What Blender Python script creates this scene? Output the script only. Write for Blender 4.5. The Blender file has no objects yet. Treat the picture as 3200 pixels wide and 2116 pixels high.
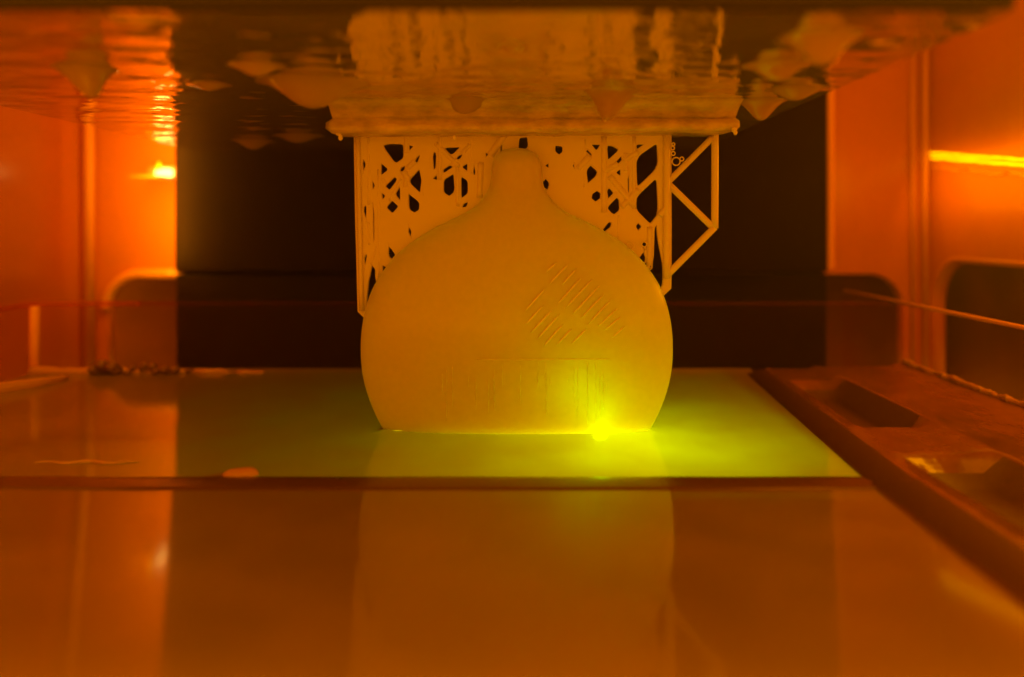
import bpy, bmesh, math, random
from mathutils import Vector, noise
random.seed(7)
sc = bpy.context.scene
COL = sc.collection
MM = 0.001

# ------------------------------------------------------------------ camera
FPX, CX, CY = 2400.0, 1641.0, 705.0            # focal length and vanishing point in photo pixels
cam_d = bpy.data.cameras.new("camera"); cam = bpy.data.objects.new("camera", cam_d); COL.objects.link(cam)
cam.location = (0, 0, 0); cam.rotation_euler = (math.radians(90), 0, 0)
cam_d.sensor_width = 36; cam_d.lens = FPX / 3200 * 36
cam_d.shift_x = (1600 - CX) / 3200; cam_d.shift_y = (CY - 1058) / 3200
cam_d.clip_start = 0.002; cam_d.clip_end = 20
cam_d.dof.use_dof = True; cam_d.dof.focus_distance = 0.146; cam_d.dof.aperture_fstop = 9
sc.camera = cam

# ------------------------------------------------------------------ world, exposure
w = bpy.data.worlds.new("World"); sc.world = w; w.use_nodes = True
bg = w.node_tree.nodes["Background"]
bg.inputs[0].default_value = (1.0, 0.27, 0.0, 1); bg.inputs[1].default_value = 1.45
sc.view_settings.view_transform = 'Standard'; sc.view_settings.look = 'None'
sc.view_settings.exposure = 0; sc.view_settings.gamma = 1
sc.cycles.use_denoising = True
sc.cycles.max_bounces = 8; sc.cycles.diffuse_bounces = 3; sc.cycles.glossy_bounces = 4
sc.cycles.transparent_max_bounces = 12
sc.cycles.sample_clamp_indirect = 4.0

def lamp(name, kind, loc, energy, color, size=None, rot=None, size_y=None):
    d = bpy.data.lights.new(name, kind); d.energy = energy; d.color = color
    if kind == 'POINT' and size: d.shadow_soft_size = size
    if kind == 'AREA':
        d.size = size
        if size_y: d.shape = 'RECTANGLE'; d.size_y = size_y
    o = bpy.data.objects.new(name, d); o.location = loc
    if rot: o.rotation_euler = rot
    COL.objects.link(o); return o

lamp("room_fill_left", 'AREA', (-.115, .16, .092), 0.085, (1, .30, .0), .06, (0, 0, 0), .16)  # added unseen lamp under the roof, fills in for room light
lamp("room_fill_right", 'AREA', (.095, .15, .092), 0.055, (1, .30, .0), .06, (0, 0, 0), .16)  # second unseen roof lamp, added to brighten the right side
# ------------------------------------------------------------------ helpers
def P(px, py, D):
    """photo pixel at depth D (mm) -> metres"""
    return Vector(((px - CX) * D / FPX, D, (CY - py) * D / FPX)) * MM
def V(x, y, z): return Vector((x, y, z)) * MM

def mat(name, base, rough=0.4, metal=0.0, spec=0.5, sss=0.0, radius=(1, .6, .2), scale=0.005, coat=0.0, ior=1.5,
        bump=None, var=None, emit=None, alpha=None):
    m = bpy.data.materials.new(name); m.use_nodes = True
    nt = m.node_tree; b = nt.nodes["Principled BSDF"]
    b.inputs["Base Color"].default_value = (*base, 1); b.inputs["Roughness"].default_value = rough
    b.inputs["Metallic"].default_value = metal; b.inputs["IOR"].default_value = ior
    b.inputs["Specular IOR Level"].default_value = spec
    b.inputs["Coat Weight"].default_value = coat; b.inputs["Coat Roughness"].default_value = 0.03
    if sss:
        b.inputs["Subsurface Weight"].default_value = sss
        b.inputs["Subsurface Radius"].default_value = radius; b.inputs["Subsurface Scale"].default_value = scale
    tc = nt.nodes.new("ShaderNodeTexCoord")
    if var:                       # (scale, amount)  slight mottling of the base colour
        n = nt.nodes.new("ShaderNodeTexNoise"); n.inputs["Scale"].default_value = var[0]; n.inputs["Detail"].default_value = 5
        mp = nt.nodes.new("ShaderNodeMapRange"); mp.inputs[1].default_value = .3; mp.inputs[2].default_value = .7
        mp.inputs[3].default_value = 1 - var[1]; mp.inputs[4].default_value = 1 + var[1]
        mx = nt.nodes.new("ShaderNodeVectorMath"); mx.operation = 'SCALE'; mx.inputs[0].default_value = base
        nt.links.new(tc.outputs["Object"], n.inputs["Vector"]); nt.links.new(n.outputs[0], mp.inputs[0])
        nt.links.new(mp.outputs[0], mx.inputs["Scale"]); nt.links.new(mx.outputs[0], b.inputs["Base Color"])
    if bump:                      # list of (vec scale xyz, noise scale, strength distance)
        prev = None
        for (vs, ns, dist) in bump:
            mpn = nt.nodes.new("ShaderNodeMapping"); mpn.inputs["Scale"].default_value = vs
            n = nt.nodes.new("ShaderNodeTexNoise"); n.inputs["Scale"].default_value = ns; n.inputs["Detail"].default_value = 2.5
            bp = nt.nodes.new("ShaderNodeBump"); bp.inputs["Strength"].default_value = 1; bp.inputs["Distance"].default_value = dist
            nt.links.new(tc.outputs["Object"], mpn.inputs[0]); nt.links.new(mpn.outputs[0], n.inputs["Vector"])
            nt.links.new(n.outputs[0], bp.inputs["Height"])
            if prev: nt.links.new(prev.outputs[0], bp.inputs["Normal"])
            prev = bp
        nt.links.new(prev.outputs[0], b.inputs["Normal"])
    if emit:
        b.inputs["Emission Color"].default_value = (*emit[0], 1); b.inputs["Emission Strength"].default_value = emit[1]
    return m

def plastic_clear(name, tint, base, fac, rough=0.1):
    m = bpy.data.materials.new(name); m.use_nodes = True; nt = m.node_tree
    b = nt.nodes["Principled BSDF"]; b.inputs["Base Color"].default_value = (*base, 1); b.inputs["Roughness"].default_value = rough
    t = nt.nodes.new("ShaderNodeBsdfTransparent"); t.inputs[0].default_value = (*tint, 1)
    mx = nt.nodes.new("ShaderNodeMixShader"); mx.inputs[0].default_value = fac
    nt.links.new(t.outputs[0], mx.inputs[1]); nt.links.new(b.outputs[0], mx.inputs[2])
    nt.links.new(mx.outputs[0], nt.nodes["Material Output"].inputs[0]); return m

M = {}
M['cured'] = mat("cured_resin", (.80, .60, .11), rough=.30, sss=1.0, radius=(1, .9, .3), scale=.010, var=(900, .03))
def liquid_mat():
    """clouded liquid: half reflecting, half letting light through from below, under a mirror-smooth skin"""
    m = bpy.data.materials.new("liquid_resin"); m.use_nodes = True; nt = m.node_tree
    nt.nodes.remove(nt.nodes["Principled BSDF"])
    d = nt.nodes.new("ShaderNodeBsdfDiffuse"); d.inputs[0].default_value = (.42, .275, .025, 1)
    t = nt.nodes.new("ShaderNodeBsdfTranslucent"); t.inputs[0].default_value = (.6, .6, .05, 1)
    mx = nt.nodes.new("ShaderNodeMixShader"); mx.inputs[0].default_value = .4
    tc = nt.nodes.new("ShaderNodeTexCoord"); nz = nt.nodes.new("ShaderNodeTexNoise"); nz.inputs["Scale"].default_value = 70; nz.inputs["Detail"].default_value = 4
    mr = nt.nodes.new("ShaderNodeMapRange"); mr.inputs[1].default_value = .3; mr.inputs[2].default_value = .7; mr.inputs[3].default_value = .30; mr.inputs[4].default_value = .50
    nt.links.new(tc.outputs["Object"], nz.inputs["Vector"]); nt.links.new(nz.outputs[0], mr.inputs[0]); nt.links.new(mr.outputs[0], mx.inputs[0])
    g = nt.nodes.new("ShaderNodeBsdfGlossy"); g.inputs["Roughness"].default_value = .08
    fr = nt.nodes.new("ShaderNodeFresnel"); fr.inputs["IOR"].default_value = 1.62
    m2 = nt.nodes.new("ShaderNodeMixShader")
    nt.links.new(d.outputs[0], mx.inputs[1]); nt.links.new(t.outputs[0], mx.inputs[2])
    nt.links.new(fr.outputs[0], m2.inputs[0]); nt.links.new(mx.outputs[0], m2.inputs[1]); nt.links.new(g.outputs[0], m2.inputs[2])
    nt.links.new(m2.outputs[0], nt.nodes["Material Output"].inputs[0]); return m
M['liquid'] = liquid_mat()
nt = M['cured'].node_tree                           # the print glows through: part of the light passes its skin
t_ = nt.nodes.new("ShaderNodeBsdfTranslucent"); t_.inputs[0].default_value = (.8, .72, .1, 1)
x_ = nt.nodes.new("ShaderNodeMixShader"); x_.inputs[0].default_value = .18
nt.links.new(nt.nodes["Principled BSDF"].outputs[0], x_.inputs[1]); nt.links.new(t_.outputs[0], x_.inputs[2])
nt.links.new(x_.outputs[0], nt.nodes["Material Output"].inputs[0])
M['ridge'] = mat("ridge_resin", (.97, .9, .25), rough=.28, metal=.7)
def support_mat():
    m = bpy.data.materials.new("support_resin"); m.use_nodes = True; nt = m.node_tree
    b = nt.nodes["Principled BSDF"]; b.inputs["Base Color"].default_value = (.985, .84, .2, 1); b.inputs["Roughness"].default_value = .22
    t = nt.nodes.new("ShaderNodeBsdfTranslucent"); t.inputs[0].default_value = (.985, .84, .2, 1)
    mx = nt.nodes.new("ShaderNodeMixShader"); mx.inputs[0].default_value = .15
    nt.links.new(b.outputs[0], mx.inputs[1]); nt.links.new(t.outputs[0], mx.inputs[2])
    nt.links.new(mx.outputs[0], nt.nodes["Material Output"].inputs[0]); return m
M['support'] = support_mat()
M['raft'] = mat("raft_resin", (.62, .47, .09), rough=.18, sss=.9, radius=(1, .9, .3), scale=.004, var=(220, .30), bump=[((.35, 1, 1.6), 500, .0005), ((1, 1, 1), 1400, .0002)])
M['drop'] = mat("hanging_resin", (.46, .30, .04), rough=.04, sss=.5, scale=.004)
M['plate'] = mat("wet_plate", (.74, .62, .32), rough=.025, metal=.78,
                 bump=[((.75, 1.1, 1), 100, .0008), ((.4, 1.3, 1), 190, .00024)])
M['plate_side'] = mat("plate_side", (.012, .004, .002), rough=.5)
M['tower'] = mat("dark_housing", (.013, .003, .002), rough=.6, spec=.15, var=(60, .2))
M['recess'] = mat("recess_housing", (.22, .07, .01), rough=.5, var=(40, .3))
M['cover'] = mat("orange_cover", (.78, .27, .01), rough=.25, var=(25, .10), bump=[((1, 1, .3), 40, .0004)])
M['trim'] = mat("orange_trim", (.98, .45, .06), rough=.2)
M['tank'] = plastic_clear("tank_plastic", (1, .9, .62), (.75, .22, .02), .006)
M['tank_rim'] = plastic_clear("tank_rim_plastic", (1, .6, .25), (.7, .25, .02), .3, .1)
M['tank_solid'] = mat("tank_base", (.23, .09, .009), rough=.2, var=(120, .25), bump=[((1, .4, 1), 250, .00025)])
M['foam'] = mat("foam_resin", (.22, .10, .02), rough=.12)
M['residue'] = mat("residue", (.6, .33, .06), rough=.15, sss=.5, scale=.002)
M['pocket'] = mat("pocket_shade", (.11, .04, .005), rough=.5)  # pocket depth shade put into the colour; also the dark channel by the pool
M['lamp'] = mat("lamp_glow", (1, .8, .3), emit=((1, .70, .16), 5.5))
M['strip'] = mat("strip_glow", (1, .6, .1), emit=((1, .50, .0), 2.6))
M['scan'] = mat("scan_glow", (.8, .8, 0), emit=((.85, 1, .0), .42))
M['laser'] = mat("laser_glow", (.8, 1, 0), emit=((.50, 1, .0), 9))

def obj(name, me, m, parent=None, loc=(0, 0, 0)):
    if isinstance(me, bmesh.types.BMesh):
        bm = me; me = bpy.data.meshes.new(name); bm.to_mesh(me); bm.free()
    if m and not me.materials: me.materials.append(m)
    o = bpy.data.objects.new(name, me); COL.objects.link(o); o.location = loc
    if parent: o.parent = parent
    return o
def tag(o, label=None, cat=None, group=None, kind=None):
    if label: o['label'] = label
    if cat: o['category'] = cat
    if group: o['group'] = group
    if kind: o['kind'] = kind
    return o
def empty(name, label, cat, group=None, loc=(0, 0, 0)):
    o = bpy.data.objects.new(name, None); COL.objects.link(o); o.location = loc; o.empty_display_size = .005
    return tag(o, label, cat, group)
def smooth(o, on=True):
    for p in o.data.polygons: p.use_smooth = on
    return o

def box_bm(x0, x1, y0, y1, z0, z1, bev=0.0, seg=2):
    bm = bmesh.new(); r = bmesh.ops.create_cube(bm, size=1)
    for v in bm.verts:
        v.co = V(x0 + (v.co.x + .5) * (x1 - x0), y0 + (v.co.y + .5) * (y1 - y0), z0 + (v.co.z + .5) * (z1 - z0))
    if bev: bmesh.ops.bevel(bm, geom=bm.edges[:], offset=bev * MM, segments=seg, affect='EDGES', profile=.5)
    return bm

def tube_bm(pts, radii, n=10, bm=None, flat=1.0, cap=True):
    """swept tube through pts (metres) with radii in mm"""
    bm = bm or bmesh.new(); rings = []
    N = len(pts)
    if not hasattr(radii, '__len__'): radii = [radii] * N
    for i, p in enumerate(pts):
        a = pts[max(i - 1, 0)]; b = pts[min(i + 1, N - 1)]; t = (b - a).normalized()
        u = t.cross(Vector((0, 1, 0)))
        if u.length < 1e-3: u = t.cross(Vector((0, 0, 1)))
        u.normalize(); v = t.cross(u).normalized()
        rings.append([bm.verts.new(p + (u * math.cos(k * 2 * math.pi / n) + v * math.sin(k * 2 * math.pi / n) * flat) * radii[i] * MM) for k in range(n)])
    for i in range(N - 1):
        for k in range(n):
            bm.faces.new((rings[i][k], rings[i][(k + 1) % n], rings[i + 1][(k + 1) % n], rings[i + 1][k]))
    if cap:
        bm.faces.new(rings[0]); bm.faces.new(rings[-1][::-1])
    bmesh.ops.recalc_face_normals(bm, faces=bm.faces[:])
    return bm

def chaikin(poly, it=2):
    for _ in range(it):
        out = []
        for i in range(len(poly)):
            a = Vector(poly[i]); b = Vector(poly[(i + 1) % len(poly)])
            out += [a * .86 + b * .14, a * .14 + b * .86]
        poly = out
    return poly

def sheet(name, outer, holes, thick, bev, m, parent, matrix, it_o=0, it_h=2):
    """a slab with holes from 2D polygons (mm), placed by matrix"""
    cd = bpy.data.curves.new(name + "_tmp", 'CURVE'); cd.dimensions = '2D'; cd.fill_mode = 'BOTH'
    cd.extrude = thick * MM / 2; cd.bevel_depth = bev * MM; cd.bevel_resolution = 2; cd.offset = 0
    for poly, it in [(outer, it_o)] + [(h, it_h) for h in holes]:
        q = chaikin([Vector(p) for p in poly], it)
        if poly is not outer:
            c = sum(q, Vector((0, 0))) / len(q)
            q = [p + (p - c).normalized() * bev * 1.5 for p in q]
        s = cd.splines.new('POLY'); s.points.add(len(q) - 1); s.use_cyclic_u = True
        for sp, p in zip(s.points, q): sp.co = (p[0] * MM, p[1] * MM, 0, 1)
    co = bpy.data.objects.new(name + "_tmp", cd); COL.objects.link(co)
    bpy.context.view_layer.update()
    me = bpy.data.meshes.new_from_object(co.evaluated_get(bpy.context.evaluated_depsgraph_get()))
    bpy.data.objects.remove(co); bpy.data.curves.remove(cd)
    me.name = name; me.transform(matrix); me.materials.clear()
    return obj(name, me, m, parent)

from mathutils import Matrix
def front_matrix(D):            # 2D (x, z) at depth D
    return Matrix(((1, 0, 0, 0), (0, 0, -1, D * MM), (0, 1, 0, 0), (0, 0, 0, 1)))
def side_matrix(X):             # 2D (y, z) at X
    return Matrix(((0, 0, 1, X * MM), (1, 0, 0, 0), (0, 1, 0, 0), (0, 0, 0, 1)))

def px2(poly, D):               # photo pixels -> (x, z) mm at depth D
    return [((x - CX) * D / FPX, (CY - y) * D / FPX) for x, y in poly]

# ================================================================== large structure
RES_Z = -39.2      # resin level
PLATE_Z = 21.8
# printer housing: dark tower
t = empty("printer_tower", "tall dark housing panel filling the back behind the print", "housing")
obj("front_panel", box_bm(-114.4, 98.9, 250, 262, -15.5, 95, 1.2), M['tower'], t)
obj("lower_panel", box_bm(-114.4, 98.9, 251.5, 262, -60, -15.8, .6), M['tower'], t)
obj("ledge", box_bm(48, 80, 248.6, 251, -16.6, -15.0, .4), M['tower'], t)
obj("edge_highlight", tube_bm([V(99.6, 250.5, -14), V(99.6, 250.5, 95)], 1.25, 12), M['trim'], t)  # highlight along the tower edge, built as a bright orange tube
obj("back_panel", box_bm(-175, 165, 292, 296, -62, 98), M['recess'], t)

# orange cover: back panels with rounded openings, side walls, roof
cv = empty("orange_cover", "translucent orange cover walls around the print chamber", "cover")
def rect_open(x0, x1, z0, z1, ox0, ox1, otop, r, left_round, right_round):
    """a panel x0..x1, z0..z1 with an opening from below between ox0 and ox1, rounded at the top corners"""
    pts = [(x0, z1), (x0, z0)]
    pts.append((ox0, z0))
    if left_round:
        for k in range(13):
            a = math.pi - k / 12 * math.pi / 2
            pts.append((ox0 + r + r * math.cos(a), otop - r + r * math.sin(a)))
    else: pts.append((ox0, otop))
    if right_round:
        for k in range(13):
            a = math.pi / 2 - k / 12 * math.pi / 2
            pts.append((ox1 - r + r * math.cos(a), otop - r + r * math.sin(a)))
    else: pts.append((ox1, otop))
    pts += [(ox1, z0), (x1, z0), (x1, z1)]
    return pts
back_l = rect_open(-150, -100, -60, 95, -142.6, -102, -14.5, 15, True, False)
sheet("back_wall", back_l, [], 3, .8, M['cover'], cv, front_matrix(264))
back_r = rect_open(90, 139, -60, 95, 92, 129.5, -15.9, 12, False, True)
sheet("back_wall", back_r, [], 3, .8, M['cover'], cv, front_matrix(264))
side_r = rect_open(60, 262, -60, 95, 120, 258.5, -11, 16, False, True)
sheet("side_wall", side_r, [], 3, .8, M['cover'], cv, side_matrix(139))
obj("side_wall", box_bm(-153, -150, 60, 264, -60, 95), M['cover'], cv)
obj("roof", box_bm(-153, 141, 60, 266, 95.2, 98), M['cover'], cv)
def corner_arc(name, cx, cz, r, a0, a1, D, rad, ext):
    pts = [V(cx + r * math.cos(a0 + (a1 - a0) * k / 16), D, cz + r * math.sin(a0 + (a1 - a0) * k / 16)) for k in range(17)]
    pts += ext
    return obj(name, tube_bm(pts, rad, 10), M['trim'], cv)
smooth(corner_arc("opening_rim", -130.5, -28.6, 12.2, math.pi, math.pi / 2, 261, 1.8, [V(-102, 261, -16.4)]))
smooth(corner_arc("opening_rim", 117.5, -27.9, 12.4, 0, math.pi / 2, 262.3, .5, [V(92, 262.3, -15.5)]))
pts = [V(137.2, 242.5 + 16.6 * math.cos(k / 16 * math.pi / 2), -27 + 16.6 * math.sin(k / 16 * math.pi / 2)) for k in range(17)] + [V(137.2, 120, -10.4)]
smooth(obj("opening_rim", tube_bm(pts, .7, 10), M['trim'], cv))
obj("outer_shell", box_bm(160, 163, 60, 292, -60, 95), M['recess'], cv)
smooth(obj("corner_rod", tube_bm([V(-146.5, 258, -50), V(-146.5, 258, 94)], 1.7, 16), M['trim'], cv))
smooth(obj("corner_rod", tube_bm([V(134.8, 258.5, -50), V(134.8, 258.5, 94)], .9, 16), M['trim'], cv))
smooth(obj("corner_rod", tube_bm([V(131.5, 260.5, -50), V(131.5, 260.5, 94)], .7, 16), M['trim'], cv))

fl = obj("floor", box_bm(-175, 165, 40, 296, -90, -86), M['tower']); tag(fl, kind='structure')

# lamp behind the tower edge
lt = empty("chamber_lamp", "small white hot lamp glowing beside the left edge of the dark housing", "lamp")
lc = P(496, 540, 258)
def ellip_bm(c, rx, ry, rz, u=20, v=12):
    bm = bmesh.new(); bmesh.ops.create_uvsphere(bm, u_segments=u, v_segments=v, radius=1)
    for q in bm.verts: q.co = Vector((q.co.x * rx * MM, q.co.y * ry * MM, q.co.z * rz * MM)) + c
    return bm
obj("lamp_lens", box_bm(lc.x * 1000 - .6, lc.x * 1000 + 5, 256, 258.5, lc.z * 1000 - 1.5, lc.z * 1000 + 1.3, .9), M['lamp'], lt)
bm = bmesh.new(); bmesh.ops.create_cone(bm, segments=16, radius1=1.3 * MM, radius2=.1 * MM, depth=3 * MM)
for v in bm.verts: v.co = v.co + V(lc.x * 1000 + .6, 257, lc.z * 1000 + 2.2)
obj("flare_spike", bm, M['strip'], lt)  # glowing cone shaped as the lamp's upward flare
obj("glint_shield", box_bm(lc.x * 1000 - 4.2, lc.x * 1000 + 5.4, 246.5, 258.5, lc.z * 1000 - 2.2, lc.z * 1000 - 1.6, .2), M['trim'], lt)  # added lip that keeps the lens from mirroring in the pool
obj("lamp_holder", box_bm(lc.x * 1000 - 4.2, lc.x * 1000 + 6, 258.6, 262, lc.z * 1000 - 2.3, lc.z * 1000 + 2.3, .5), M['trim'], lt)
lamp("chamber_lamp_light", 'AREA', V(-117.5, 240, 13), .03, (1, .36, .01), .006, (math.radians(90), 0, math.radians(-12)), .05)

# light strip on the right wall
ls = empty("light_strip", "glowing yellow ribbed light strip along the right orange wall", "light strip")
def strip_line(dz, rad, seed, amp):
    pts = []; rr = []
    for k in range(60):
        f = k / 59; y = 258.5 - f * 120
        z = 24.4 - f * 120 * .132 + dz + amp * (noise.noise(Vector((f * 22 + seed, seed, 0))))
        pts.append(V(136.6, y, z)); rr.append(rad * (1 + .35 * noise.noise(Vector((f * 35, seed * 3, 2)))))
    return tube_bm(pts, rr, 8)
smooth(obj("glow_tube", strip_line(0, .34, 1.3, .3), M['strip'], ls))
smooth(obj("glow_tube", strip_line(-1.5, .34, 4.1, .35), M['strip'], ls))
smooth(obj("strip_body", strip_line(-.8, 1.2, 7.1, .1), M['trim'], ls)).location.x = .0011
smooth(obj("ripple_edge", strip_line(-4.6, .5, 9.7, 1.0), M['trim'], ls))
lamp("light_strip_light", 'AREA', V(128, 205, 14), .012, (1, .30, .0), .02, (math.radians(0), math.radians(-70), 0), .10)

lamp("side_fill_right", 'AREA', V(131, 165, 19), .03, (1, .33, .0), .02, (0, math.radians(90), 0), .07)  # added unseen lamp, gives supports and print bright right edges
# ================================================================== build plate
bp = empty("build_plate", "square metal build platform with wet rippled underside above the print", "build platform", loc=V(-23, 150, PLATE_Z))
def local(o, parent):
    o.parent = parent; o.matrix_parent_inverse = parent.matrix_world.inverted(); return o
bpy.context.view_layer.update()
def under_grid():
    bm = bmesh.new(); nx, ny = 140, 140; vs = []
    for j in range(ny + 1):
        row = []
        for i in range(nx + 1):
            x = -95.5 + 145.2 * i / nx; y = 78 + 144.7 * j / ny
            row.append(bm.verts.new(V(x, y, PLATE_Z)))
        vs.append(row)
    for j in range(ny):
        for i in range(nx):
            bm.faces.new((vs[j][i], vs[j + 1][i], vs[j + 1][i + 1], vs[j][i + 1]))
    return bm
local(smooth(obj("wet_underside", under_grid(), M['plate'])), bp)
local(obj("plate_body", box_bm(-95.5, 49.7, 78, 222.7, PLATE_Z + .3, PLATE_Z + 20, .0), M['plate_side']), bp)

# hanging drops : centre px, plate y px, lowest px, half width px, lean
drops = [
 (985, 262, 340, 155, "large amber drop hanging under the plate left of the raft"),
 (800, 205, 240, 80, "faint flat drop highest up left of the raft, under the plate"),
 (792, 440, 468, 62, "low shallow drop at the far plate edge, left of the raft"),
 (935, 425, 447, 75, "shallow drop by the raft's left end, near the far plate edge"),
 (1460, 318, 356, 85, "wide shallow drop in front of the middle of the raft"),
 (1915, 285, 377, 78, "full round drop hanging in front of the raft's right half"),
 (2380, 318, 377, 72, "round drop just right of the raft's right end"),
 (2490, 278, 315, 85, "thin wing shaped drop to the right of the round drop by the raft end"),
 (2430, 205, 256, 95, "pointed drop under the plate right of the reflected supports"),
 (2565, 118, 206, 120, "largest drop at the plate's right edge, nearest the camera"),
 (265, 215, 305, 85, "dark drop amid the bright ripples at far left of the plate"),
 (655, 265, 284, 65, "small flat drop left of the large amber drop"),
 (1600, 150, 170, 45, "small bright glinting drop under the plate above the print's neck"),
]
for (x, y0, y1, hw, lab) in drops:
    D = PLATE_Z * FPX / (CY - y0)
    R = .86 * hw * D / FPX; h = PLATE_Z - (CY - y1) * D / FPX
    bm = bmesh.new(); NR, NA = 22, 36; rings = []
    sk = random.uniform(-.25, .25); sd = random.random() * 9
    for i in range(NR + 1):
        f = i / NR; ring = []
        for k in range(NA):
            a = k * 2 * math.pi / NA
            wob = 1 + .12 * noise.noise(Vector((math.cos(a) * 1.3 + sd, math.sin(a) * 1.3, sd)))
            rr = R * f * wob * 1.35
            zz = h * (math.exp(-(f * 1.75) ** 2.2) - math.exp(-1.75 ** 2.2) * f * f)
            ring.append((math.cos(a) * rr + sk * zz, math.sin(a) * rr * .9, -zz + .02))
        rings.append([bm.verts.new(V(*q)) for q in ring] if i else [bm.verts.new(V(sk * h, 0, -h))])
    for k in range(NA): bm.faces.new((rings[0][0], rings[1][k], rings[1][(k + 1) % NA]))
    for i in range(1, NR):
        for k in range(NA):
            bm.faces.new((rings[i][k], rings[i + 1][k], rings[i + 1][(k + 1) % NA], rings[i][(k + 1) % NA]))
    bmesh.ops.recalc_face_normals(bm, faces=bm.faces[:])
    o = smooth(obj("resin_drop", bm, M['drop'], None, V((x - CX) * D / FPX, D, PLATE_Z)))
    tag(o, lab, "resin drop", "resin drops hanging under the build plate")

# ================================================================== the print
DC = 147.0
pr = empty("resin_print", "round flask shaped resin print hanging from a support lattice, half grown", "resin print", loc=V(0, DC, 16))
bpy.context.view_layer.update()
def part(name, me, m=None, parent=None, sm=True):
    o = obj(name, me, m or M['cured'])
    if sm: smooth(o)
    return local(o, parent or pr)

# body
prof_px = [(463, 6), (466, 28), (473, 48), (484, 62), (500, 72), (520, 78), (545, 80), (575, 83), (595, 90), (615, 102), (640, 124), (660, 150),
           (675, 178), (690, 210), (712, 256), (735, 294), (765, 338), (800, 378), (840, 412), (890, 444), (940, 464), (990, 477), (1040, 484),
           (1095, 486), (1150, 483), (1200, 474), (1250, 459), (1300, 438), (1345, 415), (1356, 410)]
def body_t(zpx, wmm):
    if zpx < 600: return min(4.2, wmm * .9)
    if zpx < 1000: return 4.2 + (zpx - 600) / 400 * 3.6
    return 7.8 - ((zpx - 1000) / 385) ** 1.6 * 5.6
def spow(v, e): return math.copysign(abs(v) ** e, v)
def body_bm():
    # resample the profile smoothly
    zs = [p[0] for p in prof_px]; ws = [p[1] for p in prof_px]
    rows = []
    for i in range(len(zs) - 1):
        for s in range(3):
            f = s / 3
            i0, i3 = max(i - 1, 0), min(i + 2, len(zs) - 1)
            def cr(a):
                p0, p1, p2, p3 = a[i0], a[i], a[i + 1], a[i3]
                return .5 * ((2 * p1) + (-p0 + p2) * f + (2 * p0 - 5 * p1 + 4 * p2 - p3) * f * f + (-p0 + 3 * p1 - 3 * p2 + p3) * f ** 3)
            rows.append((cr(zs), cr(ws)))
    rows.append((zs[-1], ws[-1]))
    bm = bmesh.new(); NA = 96; rings = []
    for zpx, wpx in rows:
        wmm = wpx * DC / FPX; tt = body_t(zpx, wmm); z = (CY - zpx) * DC / FPX; ring = []
        for k in range(NA):
            a = 2 * math.pi * k / NA
            x = wmm * spow(math.cos(a), .82); y = tt * spow(math.sin(a), .82)
            ring.append(bm.verts.new(V((1615 - CX) * DC / FPX + x, DC + y, z)))
        rings.append(ring)
    for i in range(len(rings) - 1):
        for k in range(NA):
            bm.faces.new((rings[i][k], rings[i][(k + 1) % NA], rings[i + 1][(k + 1) % NA], rings[i + 1][k]))
    bm.faces.new(rings[0]); bm.faces.new(rings[-1][::-1])
    bmesh.ops.recalc_face_normals(bm, faces=bm.faces[:]); return bm
body = part("body", body_bm())
def body_front(px, py):
    """point on the body's front face seen at a pixel"""
    for _ in range(1):
        D = DC
        for it in range(8):
            x = (px - CX) * D / FPX - (1615 - CX) * DC / FPX; zpx = CY - ((CY - py) * D / FPX) * FPX / DC
            w_ = None
            for i in range(len(prof_px) - 1):
                if prof_px[i][0] <= zpx <= prof_px[i + 1][0]:
                    f = (zpx - prof_px[i][0]) / (prof_px[i + 1][0] - prof_px[i][0]); w_ = prof_px[i][1] + f * (prof_px[i + 1][1] - prof_px[i][1])
            if w_ is None: break
            wmm = w_ * DC / FPX; tt = body_t(zpx, wmm)
            c = min(1, abs(x) / wmm) ** (1 / .82); s = math.sqrt(max(0, 1 - c * c))
            D = DC - tt * s ** .82
    return P(px, py, D)
# fine raised ridges (diagonal hatching) and the level line
def Z1(x, y): return (1100 + x * .4637, 750 + y * .4637)
hat = [((1310, 215), (1378, 152)), ((1165, 480), (1300, 330)), ((1330, 297), (1458, 162)), ((1168, 572), (1290, 440)), ((1415, 303), (1515, 192)),
       ((1205, 628), (1350, 470)), ((1383, 435), (1545, 255)), ((1250, 668), (1400, 500)), ((1440, 458), (1622, 262)), ((1290, 720), (1420, 570)),
       ((1488, 498), (1672, 305)), ((1545, 525), (1700, 365)), ((1590, 570), (1745, 402)), ((1660, 580), (1790, 460)), ((1700, 610), (1815, 515)), ((1755, 660), (1838, 582)),
       ((1380, 710), (1480, 600)), ((1480, 700), (1580, 600))]
for a, b in hat:
    pts = []
    for k in range(9):
        f = k / 8; q = Z1(a[0] + (b[0] - a[0]) * f, a[1] + (b[1] - a[1]) * f); pts.append(body_front(*q))
    rr = [.19 * (math.sin(math.pi * (k + .4) / 8.8) ** .5) for k in range(9)]
    part("ridge", tube_bm(pts, rr, 6), M['ridge'], body)
pts = [body_front(1490 + 412 * k / 30, 1124 - 1.5 * k / 30) for k in range(31)]
part("level_line", tube_bm(pts, [.07 + .05 * random.random() for _ in pts], 6), M['ridge'], body)
rg = random.Random(5)
for x, y0, y1 in [(1835, 1130, 1330), (1862, 1135, 1335), (1806, 1150, 1300)] + [(rg.uniform(1380, 1905), 1128 + rg.uniform(0, 60), 1190 + rg.uniform(0, 130)) for _ in range(22)]:
    pts = [body_front(x, y0 + (y1 - y0) * k / 14) for k in range(15)]
    part("drip_line", tube_bm(pts, [.02 + .05 * random.random() for _ in pts], 6), M['ridge'], body)

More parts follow.
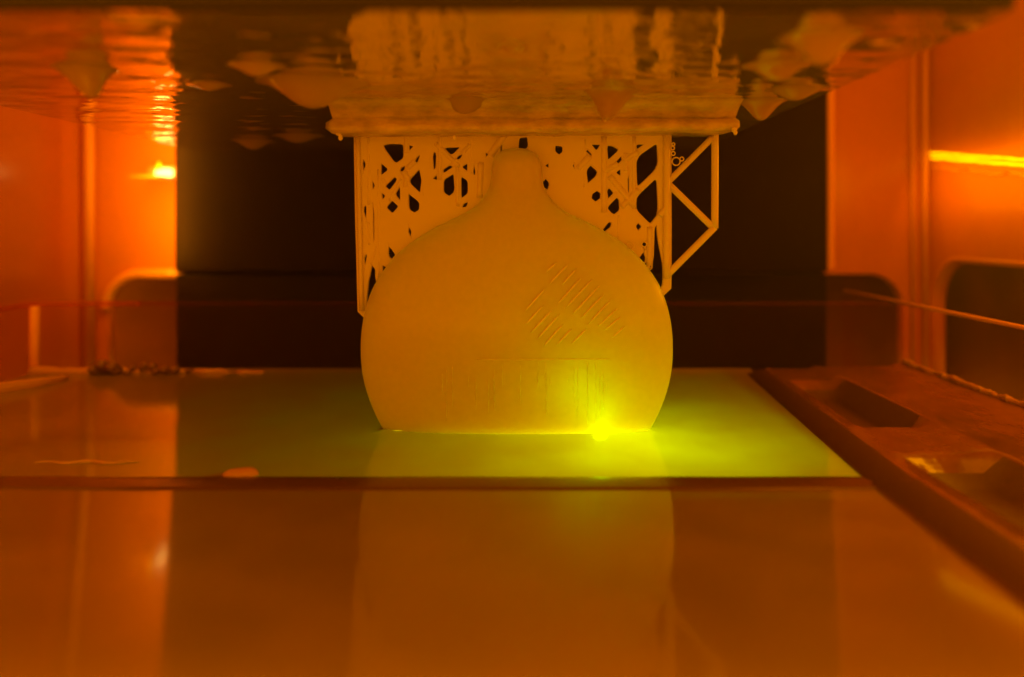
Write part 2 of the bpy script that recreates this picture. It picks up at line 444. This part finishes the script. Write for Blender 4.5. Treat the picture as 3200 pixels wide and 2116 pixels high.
# raft
def raft_bm():
    bm = bmesh.new(); rows = []; NX = 90
    prof = [(131.5, 21.95), (134.6, 20.7), (137.2, 19.2), (136.0, 18.7), (135.6, 17.6), (136.2, 16.9), (146, 17.3), (155, 17.9), (156, 19), (155.5, 21.9)]
    for i in range(NX + 1):
        f = i / NX; x = -34.4 + 72.0 * f; row = []
        for j, (y, z) in enumerate(prof):
            n1 = noise.noise(Vector((x * .25, j * 1.7, 3))) * .7 + noise.noise(Vector((x * .9, j * 2.3, 8))) * .2
            e = (math.exp(-f * 45) * -.9 + math.exp(-(1 - f) * 60) * .3)
            zz = z + (n1 * .45 if j not in (0, 9) else 0) - (1 - f) * .5 * (j in (3, 4, 5, 6))
            row.append(bm.verts.new(V(x + e * (j in (3, 4)), y + n1 * .7, zz)))
        rows.append(row)
    n = len(prof)
    for i in range(NX):
        for j in range(n):
            if j == n - 1: continue
            bm.faces.new((rows[i][j], rows[i + 1][j], rows[i + 1][j + 1], rows[i][j + 1]))
        bm.faces.new((rows[i][0], rows[i][n - 1], rows[i + 1][n - 1], rows[i + 1][0]))
    bm.faces.new(rows[0]); bm.faces.new(rows[-1][::-1])
    bmesh.ops.recalc_face_normals(bm, faces=bm.faces[:]); return bm
raft = part("raft", raft_bm())
raft.data.materials.clear(); raft.data.materials.append(M['raft'])

for (x, y, D, r) in ((1058, 412, 137, 1.0), (1046, 392, 136.5, .8), (1064, 430, 137, .7), (1062, 350, 138, .6), (2294, 402, 136.2, .9), (2298, 414, 136.2, .6), (1890, 372, 136, .7), (1420, 430, 136.4, .6)):
    part("bead", ellip_bm(P(x, y, D), r * .6, r * .6, r * .8, 14, 8), M['support'])  # glossy beads added as lamp glints on the raft
# support webs (sheets of cured struts and resin skin with holes)
def Z3(poly): return [(1050 + x * .42735, 380 + y * .42735) for x, y in poly]
def Z4(poly): return [(1600 + x * .39536, 380 + y * .39536) for x, y in poly]
DW = 149.0
left_outer = Z3([(140, 100), (143, 300), (150, 700), (160, 1050), (168, 1385), (215, 1432), (300, 1420), (420, 1150), (700, 800), (1150, 620), (1215, 400), (1215, 100)])
left_holes = [
 [(348, 182), (380, 168), (490, 168), (493, 265), (435, 303)], [(540, 180), (563, 185), (540, 213)], [(333, 308), (379, 352), (333, 392)],
 [(365, 470), (430, 407), (446, 430), (398, 498)], [(537, 437), (614, 348), (622, 420), (620, 525)], [(440, 530), (472, 472), (475, 582)],
 [(376, 628), (412, 582), (453, 622), (415, 666)], [(530, 523), (606, 595), (606, 640), (575, 662), (542, 640)],
 [(711, 240), (722, 228), (734, 240), (734, 335), (711, 348)], [(795, 193), (912, 187), (845, 242)], [(790, 350), (830, 325), (860, 332), (791, 378)],
 [(791, 432), (863, 384), (863, 510), (830, 541), (793, 515)], [(915, 402), (963, 440), (963, 520), (916, 562)], [(928, 333), (960, 310), (960, 360)],
 [(558, 330), (598, 255), (618, 256), (590, 300)], [(473, 367), (480, 345), (510, 322), (495, 355)], [(883, 277), (890, 262), (934, 232), (905, 270)],
 [(198, 290), (208, 277), (216, 320), (203, 384)], [(264, 428), (283, 470), (269, 497)], [(335, 522), (357, 545), (341, 572)],
 [(204, 635), (228, 612), (228, 742)], [(267, 588), (286, 640), (289, 882), (272, 872)], [(212, 985), (233, 971), (216, 1090)],
 [(262, 1045), (294, 1090), (290, 1150), (299, 1215), (226, 1382), (216, 1372), (250, 1110)], [(342, 1050), (372, 1075), (342, 1138)],
 [(386, 888), (402, 930), (434, 970), (410, 999), (391, 985)], [(532, 752), (546, 790), (553, 852), (538, 822)], [(1010, 276), (1022, 384), (1003, 384)],
 [(1095, 232), (1107, 242), (1097, 260)], [(713, 417), (737, 393), (737, 422)], [(928, 628), (935, 610), (970, 582), (950, 620)]]
right_outer = Z4([(-90, 100), (1250, 100), (1250, 1225), (1248, 1315), (1185, 1375), (1160, 1400), (1040, 1300), (700, 1100), (200, 860), (60, 500), (60, 260), (-90, 260)])
right_holes = [
 [(60, 135), (120, 128), (120, 200), (85, 224), (55, 212)], [(345, 195), (395, 203), (392, 240), (370, 257), (347, 235)],
 [(243, 490), (265, 456), (287, 490), (279, 537), (250, 512)], [(588, 240), (600, 226), (627, 260), (620, 270)],
 [(594, 388), (622, 350), (669, 400), (655, 430), (597, 490)], [(632, 605), (640, 575), (670, 554), (693, 570), (690, 605), (660, 628)],
 [(756, 193), (790, 200), (838, 224), (756, 308)], [(782, 358), (860, 272), (860, 312)], [(756, 543), (770, 533), (795, 565), (756, 612)],
 [(757, 682), (825, 603), (844, 630), (841, 700), (808, 728), (785, 716)], [(827, 405), (854, 382), (854, 428)],
 [(912, 440), (926, 360), (928, 570), (908, 545)], [(985, 292), (1146, 168), (1146, 355), (985, 528)],
 [(985, 602), (1146, 438), (1146, 730), (1097, 795), (1078, 795), (985, 695)], [(718, 850), (765, 798), (780, 805), (776, 826), (738, 867)],
 [(983, 830), (995, 806), (1014, 830), (995, 860)], [(1029, 970), (1056, 938), (1059, 995), (1034, 995)],
 [(1005, 1070), (1035, 1045), (1040, 1003), (1056, 1003), (1050, 1112), (1018, 1092)],
 [(1117, 850), (1146, 815), (1151, 900), (1191, 1190), (1191, 1280), (1160, 1330), (1138, 1320), (1078, 1200), (1076, 1175), (1115, 1143)],
 [(628, 183), (694, 185), (665, 224)], [(986, 188), (1052, 178), (988, 218)], [(486, 350), (494, 330), (495, 372)], [(268, 350), (286, 335), (286, 362)]]
wl = sheet("support_web", px2(left_outer, DW), [px2(Z3(h), DW) for h in left_holes], 0.7, .22, M['support'], None, front_matrix(DW)); local(wl, pr)
wr = sheet("support_web", px2(right_outer, DW), [px2(Z4(h), DW) for h in right_holes], 0.7, .22, M['support'], None, front_matrix(DW)); local(wr, pr)

HOLES = [Z3(h) for h in left_holes] + [Z4(h) for h in right_holes]
def in_hole(x, y):
    for h in HOLES:
        c = False
        for i in range(len(h)):
            (x0, y0), (x1, y1) = h[i - 1], h[i]
            if (y0 > y) != (y1 > y) and x < (x1 - x0) * (y - y0) / (y1 - y0) + x0: c = not c
        if c: return True
    return False
def strut(a, b, wpx, D, keep=False):
    """a support bar, interrupted where the web is open"""
    n = max(4, int(math.hypot(b[0] - a[0], b[1] - a[1]) / 4)); u = (b[0] - a[0], b[1] - a[1]); l = math.hypot(*u); nx, ny = -u[1] / l, u[0] / l
    runs = []; cur = []
    for k in range(n + 1):
        x = a[0] + u[0] * k / n; y = a[1] + u[1] * k / n
        if any(in_hole(x + nx * o * wpx, y + ny * o * wpx) for o in (-.5, 0, .5)):
            if cur: runs.append(cur)
            cur = []
        else: cur.append((x, y))
    if cur: runs.append(cur)
    for r in runs:
        if len(r) * 4 < 1.6 * wpx: continue
        bar(r[0], r[-1], wpx, D)
def len_web(a, b):
    """bars inside the skinned part of the lattice sit deeper in the skin than the free outer truss"""
    return max(a[0], b[0]) < 2070 and min(a[0], b[0]) > 1130
def bar(a, b, wpx, D, D2=None, taper=1.0):
    n = 9; D = (148.7 + (D - 147) * .1) if len_web(a, b) else 148.2 + (D - 147) * .25; D2 = D
    pts = []; rr = []
    for k in range(n):
        f = k / (n - 1); d = D + (D2 - D) * f
        pts.append(P(a[0] + (b[0] - a[0]) * f, a[1] + (b[1] - a[1]) * f, d)); rr.append(wpx / 2 * d / FPX * (1 + (taper - 1) * f))
    part("strut", tube_bm(pts, rr, 12), M['support'])
R = lambda x, y: (1600 + x * .39536, 380 + y * .39536)
L = lambda x, y: (1050 + x * .42735, 380 + y * .42735)
S = [ # right side
 (R(1605, 90), R(1603, 845), 23, 148), (R(1232, 480), R(1580, 130), 20, 148), (R(1232, 490), R(1590, 840), 22, 148.5), (R(1603, 835), R(1215, 1225), 22, 148),
 (R(1222, 90), R(1222, 1240), 23, 147), (R(1222, 1225), R(1172, 1375), 20, 147), (R(1170, 90), R(1172, 720), 17, 150),
 (R(1172, 820), R(1200, 1230), 16, 150), (R(1212, 320), R(850, 690), 20, 146.5), (R(1175, 140), R(720, 400), 20, 146.8), (R(710, 170), R(500, 395), 22, 147),
 (R(770, 430), R(1085, 820), 22, 147.2), (R(1085, 820), R(1215, 690), 20, 147), (R(963, 120), R(963, 690), 17, 147.6), (R(726, 120), R(726, 720), 20, 147),
 (R(895, 250), R(900, 580), 18, 147.8), (R(1087, 830), R(1085, 1150), 20, 147), (R(1085, 1140), R(1040, 1180), 15, 147), (R(850, 150), R(760, 330), 14, 148.3),
 (R(575, 140), R(570, 520), 12, 147.5), (R(520, 430), R(520, 700), 8, 147.7), (R(440, 200), R(440, 330), 8, 147.4), (R(335, 120), R(338, 430), 9, 147.4), (R(278, 235), R(278, 330), 8, 147.4),
 (R(165, 150), R(180, 200), 8, 147.4), (R(840, 740), R(835, 920), 12, 147.4), (R(750, 640), R(830, 560), 14, 148.0), (R(545, 400), R(580, 330), 10, 147.4),
 # left side
 (L(158, 90), L(188, 1385), 15, 147), (L(190, 1370), L(235, 1420), 15, 147), (L(240, 110), L(245, 900), 15, 148), (L(310, 350), L(320, 1150), 13, 147.6),
 (L(515, 90), L(510, 480), 18, 147.4), (L(330, 160), L(640, 560), 20, 147), (L(640, 230), L(345, 520), 20, 147.2), (L(340, 420), L(480, 600), 15, 147.5),
 (L(480, 420), L(360, 640), 14, 147.6), (L(640, 300), L(640, 520), 10, 147.6), (L(762, 90), L(762, 430), 17, 147.2), (L(730, 160), L(900, 330), 18, 147.2),
 (L(980, 170), L(770, 410), 18, 147.4), (L(888, 330), L(890, 620), 16, 147.4), (L(987, 90), L(987, 385), 10, 147), (L(985, 500), L(900, 650), 16, 147.6),
 (L(1230, 100), L(1080, 320), 26, 147.2), (L(1060, 300), L(1050, 560), 22, 147.6), (L(690, 260), L(640, 540), 12, 147.8), (L(300, 920), L(250, 1060), 14, 147.8)]
for s_ in S: strut(*s_)
# torn resin film with bubbles beside the right column
def ring_bm(c, r, rad, n=18):
    pts = [P(c[0] + r * math.cos(k * 2 * math.pi / n), c[1] + r * math.sin(k * 2 * math.pi / n), 147) for k in range(n + 1)]
    return tube_bm(pts, rad, 6, cap=False)
for c, r in ((R(1297, 315), 12.5), (R(1342, 296), 6), (R(1274, 252), 6), (R(1270, 210), 5.5), (R(1275, 180), 4.5), (R(1045, 970), 8), (R(935, 985), 11)):
    part("bubble_film", ring_bm(c, r, .14), M['support'])

# ================================================================== liquid resin
def resin_bm():
    bm = bmesh.new(); xs = [-131 + i * (191.5 / 230) for i in range(231)]
    ys = [60 + j * (146 / 260) for j in range(261)]
    def z(x, y):
        d = 116.0 - y
        zz = 0.0
        if d > -6:
            s = max(0, d)
            zz += .030 * s + .00025 * s * s                      # meniscus rising to the near wall
        zz += .9 * math.exp(-(206 - y) / 2.5)
        dx = abs(x - (1615 - CX) * DC / FPX); ed = math.hypot(max(dx - 25.2, 0), max(abs(y - DC) - 1.6, 0))
        zz += .55 * math.exp(-ed / 1.1)                          # resin climbing the print
        return RES_Z + zz
    top = [[bm.verts.new(V(x, y, z(x, y))) for x in xs] for y in ys]
    for j in range(260):
        for i in range(230):
            bm.faces.new((top[j][i], top[j][i + 1], top[j + 1][i + 1], top[j + 1][i]))
    bm.faces.ensure_lookup_table(); bm.normal_update()
    if bm.faces[0].normal.z < 0: bmesh.ops.reverse_faces(bm, faces=bm.faces[:])
    return bm
lq = smooth(obj("liquid_resin", resin_bm(), M['liquid']))
tag(lq, "glossy pool of amber liquid resin mirroring the print", "liquid resin")

# raised dark band across the pool, added where the resin lacks scattered light
def band_bm():
    bm = bmesh.new(); rows = []; N = 120
    prof = [(113.0, -.5), (113.6, .16), (114.8, .26), (116.6, .30), (118.4, .24), (119.6, .1), (120.2, -.5)]
    for k in range(N + 1):
        x = -130.5 + 185.5 * k / N
        n1 = .5 * noise.noise(Vector((x * .06, 1, 2)))
        rows.append([bm.verts.new(V(x, y + n1, RES_Z + z + .06 * noise.noise(Vector((x * .15, y * .2, 0))))) for y, z in prof])
    for k in range(N):
        for j in range(len(prof) - 1): bm.faces.new((rows[k][j], rows[k + 1][j], rows[k + 1][j + 1], rows[k][j + 1]))
        bm.faces.new((rows[k][0], rows[k][-1], rows[k + 1][-1], rows[k + 1][0]))
    bm.faces.new(rows[0]); bm.faces.new(rows[-1][::-1])
    bmesh.ops.recalc_face_normals(bm, faces=bm.faces[:]); return bm
M['pool_band'] = mat("band_shade", (.13, .055, .005), rough=.3)
o = smooth(obj("dark_band", band_bm(), M['pool_band'])); tag(o, "dark band painted across the pool where less scattered light reaches, in front of the print", "dark band")

# ================================================================== tank
tk = empty("resin_tank", "shallow orange plastic tank holding the liquid resin", "resin tank")
obj("base", box_bm(-134, 104, 58, 117, -52, -42.2), M['tank_solid'], tk)
obj("base", box_bm(48, 104, 117.2, 206, -52, -43), M['tank_solid'], tk)
obj("base", box_bm(-134, -62, 117.2, 206, -52, -44), M['tank_solid'], tk)
obj("base", box_bm(-134, 104, 206.2, 209, -52, -48.4), M['tank_solid'], tk)
obj("back_wall", box_bm(-133, 102, 206.3, 208.3, -48.3, -21.6), M['tank'], tk)
obj("side_wall", box_bm(-134, -131.6, 60, 206.2, -48.3, -21.6), M['tank'], tk)
obj("side_wall", box_bm(102.1, 104, 60, 247, -48.3, -21.6), M['tank'], tk)
M['rim_unlit'] = plastic_clear("rim_unlit_plastic", (1, .75, .4), (.7, .25, .02), .04, .1)
smooth(obj("rim", tube_bm([V(-132.5, 60, -21), V(-132.5, 190, -21), V(-132.2, 203, -21), V(-130, 207, -21), V(-104, 207.1, -21)], .75, 10), M['tank_rim'], tk))
smooth(obj("rim", tube_bm([V(-104, 207.1, -21), V(60, 207.2, -21), V(98, 207.1, -21)], .6, 10), M['rim_unlit'], tk))  # clearer rim copy for the unlit back stretch, shade put into the material
smooth(obj("rim", tube_bm([V(102.6, 247, -21), V(102.6, 190, -21), V(102.6, 60, -21)], .5, 10), M['trim'], tk))  # brighter rim copy, light on the right side put into the colour
smooth(obj("corner_post", tube_bm([V(-131, 205, -46), V(-131, 205, -21.5)], 1.3, 10), M['trim'], tk))
# right ledge with two recessed pockets
def ledge_bm():
    prof = [(53.5, -42), (54.0, -39.0), (60.5, -38.5), (62.6, -38.0), (64.5, -38.4), (75, -38.5), (78, -37.6), (80.5, -38.0), (98, -37.7), (101.7, -36.4)]
    bm = bmesh.new(); rows = []; N = 150
    for k in range(N + 1):
        y = 60 + k * (146.2 / N); row = []
        for j, (x, z) in enumerate(prof):
            dz = 0
            for (a, b) in ((146, 192), (78, 130)):
                e = min(max((y - a) / 9, 0), 1) * min(max((b - y) / 9, 0), 1); e = e * e * (3 - 2 * e)
                if j in (4, 5): dz -= 3.6 * e
            s_ = max(0, 116 - y)
            dz += .030 * s_ + .00025 * s_ * s_ + .25 * (s_ > 0)
            row.append(bm.verts.new(V(x + .086 * (y - 140) * max(0, 1 - j / 6), y, z + dz + .12 * noise.noise(Vector((x * .3, y * .12, 0))))))
        rows.append(row)
    for k in range(N):
        for j in range(len(prof) - 1):
            f_ = bm.faces.new((rows[k][j], rows[k][j + 1], rows[k + 1][j + 1], rows[k + 1][j])); y = 60 + k * (146.2 / N)
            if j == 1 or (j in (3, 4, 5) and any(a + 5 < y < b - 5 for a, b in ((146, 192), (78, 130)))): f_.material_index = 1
    bmesh.ops.recalc_face_normals(bm, faces=bm.faces[:]); return bm
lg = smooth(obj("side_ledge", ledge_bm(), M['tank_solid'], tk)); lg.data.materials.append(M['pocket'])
# residue bead along the right wall
pts = []; rr = []
for k in range(120):
    f = k / 119; y = 205 - f * 140
    pts.append(V(101.2 + .3 * noise.noise(Vector((f * 30, 1, 1))), y, -36.4 + .6 * noise.noise(Vector((f * 26, 5, 0))))); rr.append(.75 + .45 * noise.noise(Vector((f * 40, 0, 3))))
o = smooth(obj("resin_residue", tube_bm(pts, rr, 8), M['residue']))
tag(o, "rough bead of drying resin along the tank's right wall", "resin residue")
pts = [V(-81 + 17 * k / 30, 126.8 + .5 * math.sin(k * .5), RES_Z + .05) for k in range(31)]  # reflected light on the pool, built as a thin bright tube
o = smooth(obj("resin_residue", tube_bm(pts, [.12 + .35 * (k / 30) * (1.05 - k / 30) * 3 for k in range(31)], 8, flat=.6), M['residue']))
tag(o, "thin bright streak on the pool at far left, standing in for a reflection, behind the dark band", "resin residue")
# left bank of residue in the back left corner
pts = []; rr = []
for k in range(60):
    f = k / 59; x = -131 + f * 62
    pts.append(V(x, 203.5 - 1.2 * noise.noise(Vector((f * 8, 2, 0))), -38.9 + .7 * noise.noise(Vector((f * 12, 3, 0))))); rr.append(1.6 * (1 - .6 * f) + .6 * noise.noise(Vector((f * 18, 7, 0))))
o = smooth(obj("resin_residue", tube_bm(pts, rr, 8), M['residue'])); tag(o, "low lumpy bank of resin along the tank's back wall at left", "resin residue")
o = smooth(obj("resin_residue", tube_bm([V(-131 + 14 * f + 1.5 * math.sin(f * 9), 150 + 46 * f, -38.6) for f in [k / 20 for k in range(21)]], [.5 + 1.6 * math.sin(math.pi * k / 20) for k in range(21)], 10, flat=.4), M['residue']))
tag(o, "pale smear of resin across the pool's far left corner", "resin residue")
fm = empty("foam_clump", "small clump of round bubbles by the tank's back wall at left", "foam")
for k in range(34):
    px = random.uniform(300, 610); c = P(px, 1150, 203); r = random.uniform(.4, 1.7) * (1.25 - (px - 320) / 420)
    r = max(r, .5)
    obj("bubble", ellip_bm(Vector((c.x, (201.5 + random.uniform(-1.5, 1.5)) * MM, (RES_Z + r * .7 + random.uniform(0, 1.6)) * MM)), r, r * .9, r * .75, 14, 8), M['foam'], fm)
for p in fm.children: smooth(p)
# lump floating in front of the print
bm = ellip_bm(P(752, 1486, 121), 2.9, 1.6, 1.2, 20, 12)
for v in bm.verts: v.co += Vector((0, 0, .0004 * noise.noise(v.co * 400)))
tag(smooth(obj("resin_lump", bm, M['residue'])), "small half round lump on the pool left of the print", "resin lump")

# ================================================================== laser spot
lp = P(1876, 1352, 143.6)
lz = empty("laser_spot", "brilliant yellow green laser spot at the foot of the print", "laser spot")
smooth(obj("hot_core", ellip_bm(lp, 1.3, .4, .4), M['laser'], lz))
rng = random.Random(3)
pts = [P(1225 + 800 * k / 60, 1346 + rng.uniform(-1.2, 1.2), 144.9) for k in range(61)]
smooth(obj("scan_line", tube_bm(pts, [min(1, k / 12, (60 - k) / 8 + .05) * .07 + .09 * rng.random() ** 2 + .10 * math.exp(-((k - 49) / 9) ** 2) for k in range(61)], 6), M['scan'], lz))
lamp("laser_beam_light", 'POINT', V(lp.x * 1000 + 3, 139, -66), .05, (1, .80, 0), .012)
lamp("laser_focus_light", 'POINT', V(lp.x * 1000 + 9, 139, -58), .048, (.60, 1, 0), .008)
lamp("laser_scatter_light", 'POINT', V(lp.x * 1000, 147, -34.2), .0028, (.36, 1, 0), .0015)
lamp("laser_scatter_light", 'POINT', V(lp.x * 1000 - 4, 147, -28.5), .0040, (.42, 1, 0), .003)

# ================================================================== haze box added for a lens-like glow around the lights
hz = bpy.data.materials.new("haze"); hz.use_nodes = True; nt = hz.node_tree
nt.nodes.remove(nt.nodes["Principled BSDF"]); pv = nt.nodes.new("ShaderNodeVolumePrincipled")
pv.inputs["Color"].default_value = (.95, .9, .85, 1); pv.inputs["Density"].default_value = .62; pv.inputs["Anisotropy"].default_value = .78
nt.links.new(pv.outputs[0], nt.nodes["Material Output"].inputs["Volume"])
tag(obj("haze", box_bm(-260, 260, -150, 340, -140, 150), hz), kind='stuff')
